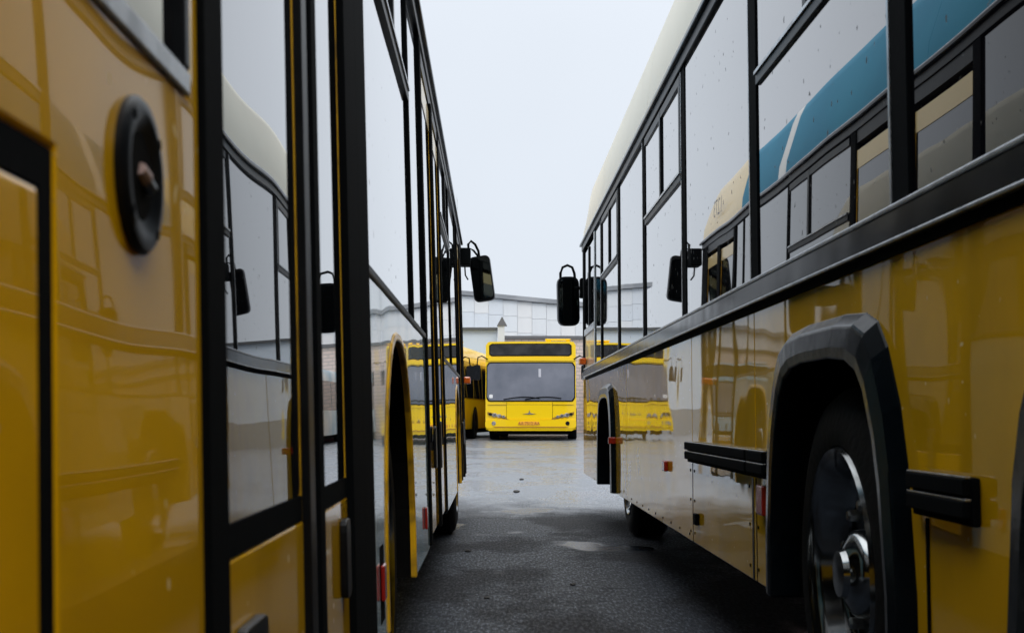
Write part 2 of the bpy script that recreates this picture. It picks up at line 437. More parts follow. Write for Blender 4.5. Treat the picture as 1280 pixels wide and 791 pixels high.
def wheel_house(S, root, c, shape, zlo=.33):
    pts = arch_pts(c, shape, -.004, zlo); n = len(pts)
    bm = bmesh.new()
    a = [bm.verts.new(S(y, z, -.012)) for y, z in pts]; b = [bm.verts.new(S(y, z, -.80)) for y, z in pts]
    for i in range(n - 1): bm.faces.new((a[i], a[i + 1], b[i + 1], b[i]))
    f = bm.faces.new(b); f.normal_update(); bmesh.ops.triangulate(bm, faces=[f])
    link_obj('wheel_house', bm, 'dark', root)

def arch_trim(S, root, c, shape, width, proud, m, zlo=.33, lip=.0):
    A = arch_pts(c, shape, -.012, zlo); B = arch_pts(c, shape, width, zlo)
    bm = bmesh.new(); n = len(A)
    # cross-section of the flare: inner lip, proud crown, outer edge falling back on the flank
    secs = [(0, -.05 if lip == 0 else lip), (0.02, proud * .92), (.28, proud), (.72, proud * .85), (1.0, .0005), (1.0, -.01)]
    rows = []
    for f, o in secs:
        rows.append([bm.verts.new(S(A[i][0] + (B[i][0] - A[i][0]) * f, A[i][1] + (B[i][1] - A[i][1]) * f, o)) for i in range(n)])
    for r0, r1 in zip(rows, rows[1:]):
        for i in range(n - 1): bm.faces.new((r0[i], r0[i + 1], r1[i + 1], r1[i]))
    bm.faces.new([r[0] for r in rows]); bm.faces.new([r[-1] for r in rows])
    return link_obj('wheel_arch_trim', bm, m, root, bevel=.006)

def roof(S, root, y0, y1, zg, ztop, inset, width, m, cuts=None, taper=1.0):
    """crown of the bus: fairing over the gutter, rounded shoulder, flat top; cuts: [(ya, yb, material)] for the fairing panels"""
    far = S.d0 + width
    def prof(dz=0):
        return [(zg, .0), (zg + .10, -.008), (ztop - .12 + dz, -inset), (ztop - .045 + dz, -inset - .035), (ztop + dz, -inset - .12), (ztop + .05 + dz, -.55), (ztop + .06 + dz, -width / 2)]
    for ya, yb, mm in (cuts or [(y0, y1, m)]):
        ys = [ya, yb] if yb < y1 - .01 else [ya, yb - .55, yb - .30, yb - .12, yb]
        dzs = [0, 0] if len(ys) == 2 else [0, 0, -.03 * taper, -.10 * taper, -.26 * taper]
        bm = bmesh.new(); rows = []
        for y, dz in zip(ys, dzs):
            pr = prof(dz); rows.append([bm.verts.new(S(y, z, o)) for z, o in pr])
        for r0, r1 in zip(rows, rows[1:]):
            for i in range(len(r0) - 1): bm.faces.new((r0[i], r0[i + 1], r1[i + 1], r1[i]))
        f = bm.faces.new(rows[0][::-1] + [bm.verts.new(S(ya, zg, -width / 2))])
        f2 = bm.faces.new(rows[-1] + [bm.verts.new(S(yb, zg, -width / 2))])
        f.normal_update(); f2.normal_update(); bmesh.ops.triangulate(bm, faces=[f, f2])
        link_obj('roof_fairing', bm, mm, root, smooth=True)
    # far half of the roof
    bm = bmesh.new()
    loft(bm, [S(y0, zg, -width / 2 - .002), S(y0, ztop + .06, -width / 2 - .002), S(y0, ztop, -width + .15), S(y0, zg, -width + .02)],
             [S(y1 - .3, zg, -width / 2 - .002), S(y1 - .3, ztop + .06, -width / 2 - .002), S(y1 - .3, ztop, -width + .15), S(y1 - .3, zg, -width + .02)])
    link_obj('roof', bm, m, root)

def shell(S, root, y0, y1, arches, width, zbelt, zg, rear_m='yellow', front_m='yellow', arch_half=.66):
    """dark inner structure, floor, end walls and the far flank"""
    # window band backing
    link_box = lambda nm, a, m, **k: link_obj(nm, a, m, root, **k)
    bm = bmesh.new(); S.rect(bm, y0 + .03, y1 - .03, zbelt - .03, zg, -.06, -.032); link_box('window_frame', bm, 'dark')
    # backing of the lower flank between the wheel openings, floor
    edges = [y0 + .03] + [v for c in arches for v in (c - arch_half - .05, c + arch_half + .05)] + [y1 - .03]
    for a, b in zip(edges[::2], edges[1::2]):
        if b - a > .02:
            bm = bmesh.new(); S.rect(bm, a, b, .345, zbelt - .031, -.82, -.034); link_box('inner_body', bm, 'dark')
    for c in arches:                                   # roof of the wheel openings
        bm = bmesh.new(); S.rect(bm, c - arch_half - .045, c + arch_half + .045, 1.10, zbelt - .031, -.82, -.034); link_box('inner_body', bm, 'dark')
    bm = bmesh.new(); S.rect(bm, y0 + .03, y1 - .03, .30, zbelt, -width + .05, -.825); link_box('underbody', bm, 'dark')
    bm = bmesh.new(); S.rect(bm, y0, y1, .22, zbelt, -width, -width + .045); link_box('side_panel', bm, 'yellow')
    bm = bmesh.new(); S.rect(bm, y0, y1, zbelt + .001, zg - .001, -width + .005, -width + .045); link_box('window_pane', bm, 'glass_flat')
    bm = bmesh.new(); S.rect(bm, y0 - .04, y0 - .001, .33, zg - .002, -width + .002, -.03); link_box('rear_wall', bm, rear_m, bevel=.02)
    bm = bmesh.new(); S.rect(bm, y1 + .001, y1 + .09, .30, 1.20, -width + .02, -.05); link_box('front_wall', bm, front_m, bevel=.04)
    bm = bmesh.new(); S.rect(bm, y1 + .001, y1 + .05, 1.203, zg - .002, -width + .02, -.05); link_box('windscreen', bm, 'glass_flat', bevel=.02)

def pane(S, root, y0, y1, z0, z1, o=-.004, tilt=None, name='window_pane', m='glass', parent=None, r=.03):
    bm = bmesh.new(); S.prism(bm, rpoly([(y0, z0), (y1, z0), (y1, z1), (y0, z1)], r, 3), o - .02, o, tilt)
    return link_obj(name, bm, m, parent or root, world=parent is None)

def post(S, root, y0, y1, z0, z1, m='black', o=.004, name='window_post'):
    bm = bmesh.new(); S.rect(bm, y0, y1, z0, z1, -.03, o); return link_obj(name, bm, m, root, bevel=.003)

def hopper(S, root, y0, y1, zd, zt, bars):
    """sliding vent light in the upper part of a window"""
    bm = bmesh.new(); S.rect(bm, y0, y1, zd - .022, zd + .010, -.03, .006); h = link_obj('vent_frame', bm, 'gloss_black', root, bevel=.002)
    bm = bmesh.new(); S.rect(bm, y0, y1, zd + .0101, zd + .020, -.03, .012); link_obj('vent_rail', bm, 'silver', root)
    for b in bars:
        bm = bmesh.new(); S.rect(bm, b - .022, b + .022, zd + .021, zt, -.028, .006); link_obj('vent_bar', bm, 'gloss_black', root, bevel=.002)
    bm = bmesh.new(); S.rect(bm, y0, y1, zt - .04, zt, -.028, .005); link_obj('vent_frame', bm, 'gloss_black', root)

def text_obj(S, root, s, y, z, size, o, m, flip, name='fleet_number'):
    cu = bpy.data.curves.new(name, 'FONT'); cu.body = s; cu.size = size; cu.align_x = 'CENTER'
    tmp = bpy.data.objects.new(name, cu); col.objects.link(tmp)
    dg = bpy.context.evaluated_depsgraph_get(); me = bpy.data.meshes.new_from_object(tmp.evaluated_get(dg))
    bpy.data.objects.remove(tmp); bpy.data.curves.remove(cu)
    for v in me.vertices:
        u, t = v.co.x, v.co.y
        v.co = S(y + (-u if flip else u), z + t, o)
    me.materials.clear(); me.materials.append(M[m])
    ob = bpy.data.objects.new(name, me); col.objects.link(ob); ob.parent = root
    ob.matrix_parent_inverse = Matrix.LocRotScale(root.location, root.rotation_euler, None).inverted()
    return ob

def head(bm, c, w_, h_, d_, tilt, yaw, r=.06, face=False):
    """rounded mirror housing: front face towards -y"""
    base = rpoly([(-w_ / 2, -h_ / 2), (w_ / 2, -h_ / 2), (w_ / 2, h_ / 2), (-w_ / 2, h_ / 2)], r, 5)
    mtx = Matrix.Translation(c) @ Matrix.Rotation(yaw, 4, 'Z') @ Matrix.Rotation(tilt, 4, 'Y')
    ring = lambda k, y: [mtx @ Vector((x * k, y, z * k)) for x, z in base]
    if face: loft(bm, ring(.90, -.004), ring(.90, .003)); return
    loft(bm, ring(1, 0), ring(1, d_ * .5), capB=False); bmesh.ops.remove_doubles(bm, verts=bm.verts, dist=1e-5)
    loft(bm, ring(1, d_ * .5), ring(.7, d_), capA=False)

# ------------------------------------------------------------------ right-hand bus
def right_bus():
    S = Side(1, .82, 0.0); Y0, Y1, W = -2.6, 12.42, 2.5
    root = thing('city_bus', (S.d0 + W / 2, (Y0 + Y1) / 2, 0),
                 'long yellow bus with black angular wheel arches, cream roof and dark belt moulding', 'bus', 'city buses in the depot yard')
    ZS, ZB0, ZB1, ZG = .33, 1.19, 1.266, 2.40
    arches = [1.47, 3.33, 9.80]
    shell(S, root, Y0, Y1, arches, W, ZB0, ZG, arch_half=.575)
    flank(S, root, [(Y0, .30, 'yellow'), (.30, 4.26, 'yellow'), (4.26, 5.62, 'yellow'), (5.62, 8.4, 'yellow'), (8.4, Y1, 'yellow')], arches, ZS, ZB0, 'angular')
    # rubber joint and thin lip below the hatch panels
    for y in (4.26, 5.62): 
        bm = bmesh.new(); S.rect(bm, y - .004, y + .004, ZS, .65, -.02, .001); link_obj('panel_joint', bm, 'black', root)
    bm = bmesh.new(); S.rect(bm, 4.30, 4.325, ZS, .648, -.02, .002); link_obj('panel_joint', bm, 'gloss_black', root)
    for c in arches:
        wheel_house(S, root, c, 'angular')
        arch_trim(S, root, c, 'angular', .105, .036, 'trim_black')
        wheel(S, root, c + (.05 if c < 9 else 0), -.022 if c < 9 else -.14, detail=c < 9)
    # belt moulding: dark band between two bright edges
    bm = bmesh.new(); S.prism(bm, [(Y0, ZB0 + .008), (Y1 - .5, ZB0 + .008), (Y1, ZB0 - .01), (Y1, ZB1 - .03), (Y1 - .5, ZB1 - .011), (Y0, ZB1 - .011)], -.02, .016)
    mo = link_obj('belt_moulding', bm, 'moulding', root, bevel=.004)
    bm = bmesh.new(); S.rect(bm, Y0, Y1 - .35, ZB1 - .0105, ZB1, -.02, .022); link_obj('moulding_edge', bm, 'silver', mo, world=False, bevel=.003)
    bm = bmesh.new(); S.rect(bm, Y0, Y1 - .35, ZB0 - .001, ZB0 + .0075, -.02, .024); link_obj('moulding_edge', bm, 'silver', mo, world=False, bevel=.003)
    bm = bmesh.new(); S.rect(bm, Y0, Y1 - .35, ZB0 - .022, ZB0 - .0015, -.02, .008); link_obj('moulding_shadow_strip', bm, 'black', mo, world=False)
    # windows
    posts = [-2.45, -1.35, .10, 1.20, 2.70, 4.23, 5.80, 7.34, 8.84, 10.28]
    for i, (a, b) in enumerate(zip(posts, posts[1:])):
        has_vent = i in (2, 4, 6, 8)
        pane(S, root, a + .055, b - .055, ZB1 + .003, ZG - .055, o=-.004 + .0, tilt=(a, random.uniform(-.002, .002)))
        if has_vent:
            hopper(S, root, a + .07, b - .07, 1.89, ZG - .06, [a + .10, (a + b) / 2 + .03])
    for p in posts: post(S, root, p - .055, p + .055, ZB1 + .001, ZG - .05, o=.002)
    for p in posts[4:]:
        bm = bmesh.new(); S.rect(bm, p + .055, p + .068, ZB1 + .002, ZG - .052, -.02, .004); link_obj('post_edge', bm, 'silver', root)
    # driver's window
    pane(S, root, 10.45, 10.95, ZB1 + .003, ZG - .055); post(S, root, 10.95, 11.03, ZB1 + .001, ZG - .05, m='silver')
    pane(S, root, 11.05, 12.20, 1.62, ZG - .10); post(S, root, 12.20, Y1, 1.22, ZG - .03)
    bm = bmesh.new(); S.rect(bm, 11.031, 12.198, 1.56, 1.615, -.03, .006); link_obj('vent_rail', bm, 'silver', root)
    bm = bmesh.new(); S.rect(bm, 11.60, 11.66, 1.617, ZG - .1, -.028, .006); link_obj('vent_bar', bm, 'gloss_black', root)
    bm = bmesh.new(); S.rect(bm, 11.031, 12.198, ZB1 - .02, 1.558, -.03, -.004); link_obj('driver_side_panel', bm, 'cream_panel', root)
    # gutter and roof
    bm = bmesh.new(); S.rect(bm, Y0, Y1, ZG - .049, ZG - .001, -.03, .012); link_obj('window_header', bm, 'gloss_black', root, bevel=.003)
    bm = bmesh.new(); S.rect(bm, Y0, Y1 + .04, ZG, ZG + .022, -.03, .030); link_obj('gutter', bm, 'moulding', root, bevel=.004)
    bm = bmesh.new(); S.rect(bm, Y0, Y1 + .04, ZG + .0225, ZG + .036, -.03, .022); link_obj('gutter_edge', bm, 'silver', root, bevel=.003)
    roof(S, root, Y0, Y1, ZG + .037, 2.96, .05, W, 'cream', [(Y0, 2.95, 'cream'), (2.955, 7.2, 'cream'), (7.205, 10.4, 'cream'), (10.405, Y1, 'cream')])
    # ribbed rub strips
    for a, b in ((4.30, 5.66), (4.02, 4.28), (2.29, 2.62)):
        bm = bmesh.new(); S.prism(bm, [(a, .655), (b, .655), (b, .738), (a, .738)], .0005, .016); r_ = link_obj('rub_strip', bm, 'black', root, bevel=.004)
        for z in (.70, .738):
            bm = bmesh.new(); S.rect(bm, a + .004, b - .004, z - .032, z - .002, .0161, .030); link_obj('rib', bm, 'black', r_, world=False, bevel=.003)
            bm = bmesh.new(); S.prism(bm, [(a + .004, z - .0018), (b - .004, z - .0018), (b - .004, z + .002), (a + .004, z + .002)], .0161, .027); link_obj('rib_highlight', bm, 'silver', r_, world=False, bevel=.001)  # bright strip stands in for the wet highlight along the rib top
    for y, z, h_, m in ((6.45, .585, .05, 'red'), (4.12, .545, .09, 'red'), (9.16, .66, .045, 'red')):
        bm = bmesh.new(); S.rect(bm, y - (.045 if y < 8 else .02), y + (.045 if y < 8 else .02), z, z + h_, .0005, .02 if y < 8 else .050); link_obj('side_marker', bm, m, root, bevel=.005)
    bm = bmesh.new(); S.rect(bm, 12.0, 12.16, 1.30, 1.36, .0005, .06); link_obj('turn_signal', bm, 'orange', root, bevel=.01)
    bm = bmesh.new(); S.rect(bm, 5.44, 5.50, .41, .455, .0005, .018); link_obj('hatch_latch', bm, 'black', root, bevel=.004)
    bm = bmesh.new(); S.rect(bm, 2.57, 2.585, .33, .65, .0003, .003); link_obj('panel_joint', bm, 'black', root)
    for y_, z_ in [(y, z) for y in (4.23, 4.37, 5.57, 5.68) for z in (.37, .50, .62)] + [(5.72 + .3 * k, .355) for k in range(9)]:
        bm = bmesh.new(); S.lathe(bm, y_, z_, [(-.002, .006), (.0025, .0055), (.003, .002)], 8); link_obj('panel_screw', bm, 'black', root)
    # wing mirror
    c = Vector((.700, 12.62, 1.915))
    bm = bmesh.new(); head(bm, c, .205, .46, .11, R(-1), R(10), r=.075); mi = link_obj('wing_mirror', bm, 'gloss_black', root, smooth=True)
    bm = bmesh.new(); head(bm, c, .205, .46, .11, R(-1), R(10), r=.075, face=True); link_obj('mirror_glass', bm, 'mirror', mi, world=False)
    bm = bmesh.new()
    tube(bm, [(.625, 12.66, 2.08), (.625, 12.66, 2.18), (.645, 12.66, 2.235), (.69, 12.66, 2.255), (.735, 12.66, 2.235), (.755, 12.66, 2.18), (.76, 12.64, 2.11)], .013)
    tube(bm, [(.74, 12.65, 2.04), (.90, 12.56, 2.03)], .018); link_obj('mirror_arm', bm, 'black', mi, world=False, smooth=True)
    link_obj('mirror_bracket', bx(.80, .90, 12.50, 12.64, 1.94, 2.12), 'black', mi, world=False, bevel=.01)
right_bus()

# ------------------------------------------------------------------ left-hand bus
def left_bus():
    S = Side(-1, .247, .031); Y0, Y1, W = .42, 12.45, 2.5
    root = thing('city_bus', (-(S.d0 + W / 2), (Y0 + Y1) / 2, 0),
                 'yellow bus with folding glass doors and round vent, teal wrap forward and fleet number 1273', 'bus', 'city buses in the depot yard')
    ZS, ZB, ZG = .33, 1.16, 2.42
    arches = [3.83, 10.0]
    shell(S, root, Y0, Y1, arches, W, ZB, ZG, arch_half=.56)
    # --- rear corner: body panel, hatch, round vent, window
    T = [('yellow', [(Y0, .33), (.797, .33), (.797, .975), (Y0, .975)], -.001, 'hatch'),
         ('yellow', [(.823, .33), (1.235, .33), (1.235, ZG), (1.19, ZG), (1.19, 1.12), (Y0, 1.12), (Y0, 1.003), (.823, 1.003)], 0, 'side_panel')]
    for m, pts, o, nm in T:
        bm = bmesh.new(); S.prism(bm, pts, -.03, o); link_obj(nm, bm, m, root, bevel=.004)
    bm = bmesh.new(); S.prism(bm, [(Y0, .976), (.798, .976), (.798, .33), (.822, .33), (.822, 1.002), (Y0, 1.002)], -.03, -.0015); link_obj('hatch_seal', bm, 'black', root)
    pane(S, root, Y0 + .02, 1.165, 1.145, ZG - .06, o=-.006, r=.02)
    bm = bmesh.new(); S.rect(bm, Y0, 1.188, 1.121, 1.143, -.03, .004); link_obj('window_surround', bm, 'silver', root, bevel=.003)
    bm = bmesh.new(); S.rect(bm, 1.167, 1.188, 1.144, ZG - .05, -.03, .004); link_obj('window_surround', bm, 'gloss_black', root, bevel=.003)
    yc, zc = 1.012, 1.02
    bm = bmesh.new(); S.lathe(bm, yc, zc, [(-.01, .058), (.004, .060), (.008, .056), (.009, .046), (.004, .036), (.0035, .002)], 40)
    v = link_obj('round_vent', bm, 'gloss_black', root, smooth=True)
    bm = bmesh.new(); S.lathe(bm, yc, zc, [(.0038, .034), (.0045, .033), (.0046, .01)], 32); link_obj('vent_recess', bm, 'dark', v, world=False)
    bm = bmesh.new(); tube(bm, [S(yc - .008, zc + .004, .005), S(yc + .004, zc - .002, .007)], .0055); link_obj('lock_barrel', bm, 'pink', v, world=False, smooth=True)
    bm = bmesh.new(); tube(bm, [S(yc + .004, zc - .002, .006), S(yc + .015, zc - .008, .008)], .0050); link_obj('lock_key', bm, 'nut', v, world=False, smooth=True)
    for k in range(4):
        a = R(38 + 90 * k); bm = bmesh.new(); S.lathe(bm, yc + .051 * math.cos(a), zc + .051 * math.sin(a), [(.0075, .0045), (.0092, .004), (.0093, .001)], 10); link_obj('screw', bm, 'black', v, world=False)
    # --- doors
    def leaf(y0, y1, tilt=None, handle=None, body='yellow', zg=.70, hinge_right=True):
        fr = .009
        bm = bmesh.new()
        S.prism(bm, [(y0, .36), (y1, .36), (y1, zg), (y0, zg)], -.028, .0, tilt)
        d = link_obj('door_leaf', bm, body, root, bevel=.004)
        bm = bmesh.new(); S.rect(bm, y1 - fr, y1, zg + .001, 2.26, -.028, -.0012, tilt); link_obj('leaf_frame', bm, 'yellow_trim', d, world=False)
        bm = bmesh.new(); S.rect(bm, y0, y0 + .012, zg + .001, 2.26, -.028, .002, tilt); link_obj('leaf_frame', bm, 'black', d, world=False)
        bm = bmesh.new(); S.rect(bm, y0 + .013, y1 - fr - .001, 2.16, 2.26, -.028, .001, tilt); link_obj('leaf_frame', bm, 'cream_panel', d, world=False)
        bm = bmesh.new(); S.rect(bm, y0 + .013, y1 - fr - .001, zg + .001, zg + .034, -.028, .0, tilt); link_obj('glass_seal', bm, 'black', d, world=False)
        pane(S, root, y0 + .013, y1 - fr - .001, zg + .035, 2.158, o=-.002, tilt=tilt, name='door_glass', parent=d, r=.02, m='door_glass')
        if handle:
            ya, yb, za, zb = handle
            bm = bmesh.new(); S.prism(bm, rpoly([(ya, za), (yb, za), (yb, zb), (ya, zb)], .02, 3), .0005, .013, tilt); link_obj('handle', bm, 'gloss_black', d, world=False, bevel=.006)
        return d
    post(S, root, 1.236, 1.325, .34, ZG - .05, o=.006, name='door_seal')
    leaf(1.33, 1.868, handle=(1.36, 1.50, .52, .63))
    post(S, root, 1.87, 1.925, .34, 2.30, o=.010, m='gloss_black', name='door_seal'); post(S, root, 1.927, 1.975, .34, 2.30, o=.004, m='silver', name='door_edge_rail'); post(S, root, 1.977, 2.035, .34, 2.30, o=.010, name='door_seal')
    leaf(2.04, 2.42, tilt=(2.42, -.0135), handle=(2.27, 2.34, .54, .67))
    post(S, root, 2.425, 2.63, .34, ZG - .05, o=.012, name='door_seal'); post(S, root, 2.632, 2.645, .34, ZG - .05, o=.006, m='yellow_trim', name='door_edge_rail'); post(S, root, 2.647, 2.86, .34, ZG - .05, o=.010, name='door_seal')
    bm = bmesh.new(); S.rect(bm, 1.327, 2.424, 2.30, ZG - .05, -.03, .002); link_obj('door_header', bm, 'gloss_black', root)
    # --- body forward of the rear door
    flank(S, root, [(2.862, 5.36, 'wrap')], arches, ZS, ZB - .012, 'round')
    flank(S, root, [(7.30, 10.80, 'wrap')], arches, ZS, ZB - .012, 'round')
    flank(S, root, [(12.22, Y1, 'yellow')], arches, ZS, ZB - .012, 'round')
    bm = bmesh.new(); S.rect(bm, 2.862, 5.36, ZB - .011, ZB + .008, -.03, .006); link_obj('belt_moulding', bm, 'gloss_black', root, bevel=.003)
    bm = bmesh.new(); S.rect(bm, 7.30, 10.80, ZB - .011, ZB + .008, -.03, .006); link_obj('belt_moulding', bm, 'gloss_black', root, bevel=.003)
    for c in arches:
        wheel_house(S, root, c, 'round')
        arch_trim(S, root, c, 'round', .018, .005, 'yellow_trim', lip=-.014)
        wheel(S, root, c, -.045 if c < 5 else -.02, detail=c < 5)
    for y in (3.10, 5.05):
        bm = bmesh.new(); S.rect(bm, y - .03, y + .03, .43, .51, .0005, .010); link_obj('side_marker', bm, 'red', root, bevel=.004)
    bm = bmesh.new(); S.rect(bm, 3.06, 3.17, .38, .55, -.02, .0004); link_obj('marker_base', bm, 'black', root)
    wins = [(2.87, 4.56, True), (4.62, 5.36, False), (7.32, 8.84, True), (8.90, 10.40, False), (10.46, 10.78, False)]
    for a, b, vent in wins:
        pane(S, root, a, b, ZB + .010, ZG - .055, tilt=(a, random.uniform(-.001, .001)))
        if vent: hopper(S, root, a + .01, b - .01, 1.93, ZG - .06, [(a + b) / 2 + .2])
    for a, b in ((4.565, 4.615), (8.845, 8.895), (10.405, 10.455)): post(S, root, a, b, ZB + .01, ZG - .05)
    # --- middle and front doors
    def pair(y0, y1):
        ym = (y0 + y1) / 2
        post(S, root, y0, y0 + .10, .34, ZG - .05, o=.008, name='door_seal'); leaf(y0 + .102, ym - .062, handle=(y0 + .5, y0 + .6, .62, .80), body='yellow')
        post(S, root, ym - .06, ym + .06, .34, 2.30, o=.012, name='door_seal')
        leaf(ym + .062, y1 - .102, handle=(ym + .12, ym + .22, .60, .82), body='yellow'); post(S, root, y1 - .10, y1, .34, ZG - .05, o=.008, name='door_seal')
        bm = bmesh.new(); S.rect(bm, y0 + .101, y1 - .101, 2.301, ZG - .05, -.03, .002); link_obj('door_header', bm, 'gloss_black', root)
    pair(5.37, 7.29); pair(10.81, 12.21)
    post(S, root, 12.212, Y1, ZB, ZG - .05, o=.004)
    bm = bmesh.new(); S.rect(bm, 11.9, 12.05, 1.13, 1.19, .012, .07); link_obj('turn_signal', bm, 'orange', root, bevel=.01)
    # --- gutter, roof fairing in its colours, number
    bm = bmesh.new(); S.rect(bm, Y0, Y1, ZG - .049, ZG - .001, -.03, .010); link_obj('window_header', bm, 'gloss_black', root, bevel=.003)
    bm = bmesh.new(); S.rect(bm, Y0, Y1 + .04, ZG, ZG + .022, -.03, .028); link_obj('gutter', bm, 'moulding', root, bevel=.004)
    bm = bmesh.new(); S.rect(bm, Y0, Y1 + .04, ZG + .0225, ZG + .034, -.03, .020); link_obj('gutter_edge', bm, 'silver', root, bevel=.003)
    roof(S, root, Y0, Y1, ZG + .035, 2.98, .10, W, 'teal', [(Y0, 3.2, 'teal'), (3.203, 6.1, 'teal'), (6.103, 9.0, 'teal'), (9.003, 9.25, 'white'), (9.253, 10.55, 'teal'), (10.553, Y1, 'cream_panel')], taper=.15)
    text_obj(S, root, '1273', 11.65, ZG + .16, .21, .004, 'grey_paint', False)
    # --- wing mirror on its double arm
    c = Vector((-.112, 12.72, 2.135))
    bm = bmesh.new(); head(bm, c, .195, .43, .10, R(-8), R(-9), r=.05); mi = link_obj('wing_mirror', bm, 'gloss_black', root, smooth=True)
    bm = bmesh.new(); head(bm, c, .195, .43, .10, R(-8), R(-9), r=.05, face=True); link_obj('mirror_glass', bm, 'mirror', mi, world=False)
    bm = bmesh.new()
    tube(bm, [(-.235, 12.72, 2.36), (-.24, 12.72, 2.46), (-.215, 12.72, 2.49), (-.175, 12.74, 2.46), (-.145, 12.76, 2.40), (-.135, 12.76, 2.33)], .012)
    tube(bm, [(-.235, 12.70, 2.33), (-.23, 12.70, 2.42), (-.19, 12.72, 2.40), (-.15, 12.74, 2.35)], .010)
    link_obj('mirror_arm', bm, 'black', mi, world=False, smooth=True)
    link_obj('mirror_bracket', bx(-.31, -.215, 12.50, 12.72, 2.24, 2.40), 'black', mi, world=False, bevel=.01)
    bm = bmesh.new(); tube(bm, [(-.27, 12.65, 2.24), (-.265, 12.66, 2.16), (-.24, 12.68, 2.12)], .007); link_obj('mirror_cable', bm, 'black', mi, world=False)
left_bus()

# ------------------------------------------------------------------ buses at the far side of the yard
def strip(bm, x0, x1, n, zb, zt, yf, thick):
    """upright curved plate: bottom zb(x), top zt(x), front face at yf(x, z)"""
    rows = []
    for i in range(n + 1):
        x = x0 + (x1 - x0) * i / n; a, b = zb(x), zt(x); r = []
        for k in range(4):
            z = a + (b - a) * k / 3; r.append((x, z))
        rows.append(r)
    F = [[bm.verts.new((x, yf(x, z), z)) for x, z in r] for r in rows]; B = [[bm.verts.new((x, yf(x, z) + thick, z)) for x, z in r] for r in rows]
    for A, s in ((F, 1), (B, -1)):
        for i in range(n):
            for k in range(3): bm.faces.new((A[i][k], A[i + 1][k], A[i + 1][k + 1], A[i][k + 1])[::s])
    for i in range(n):
        bm.faces.new((F[i][0], B[i][0], B[i + 1][0], F[i + 1][0])); bm.faces.new((F[i][3], F[i + 1][3], B[i + 1][3], B[i][3]))
    for k in range(3):
        bm.faces.new((F[0][k], F[0][k + 1], B[0][k + 1], B[0][k])); bm.faces.new((F[n][k], B[n][k], B[n][k + 1], F[n][k + 1]))

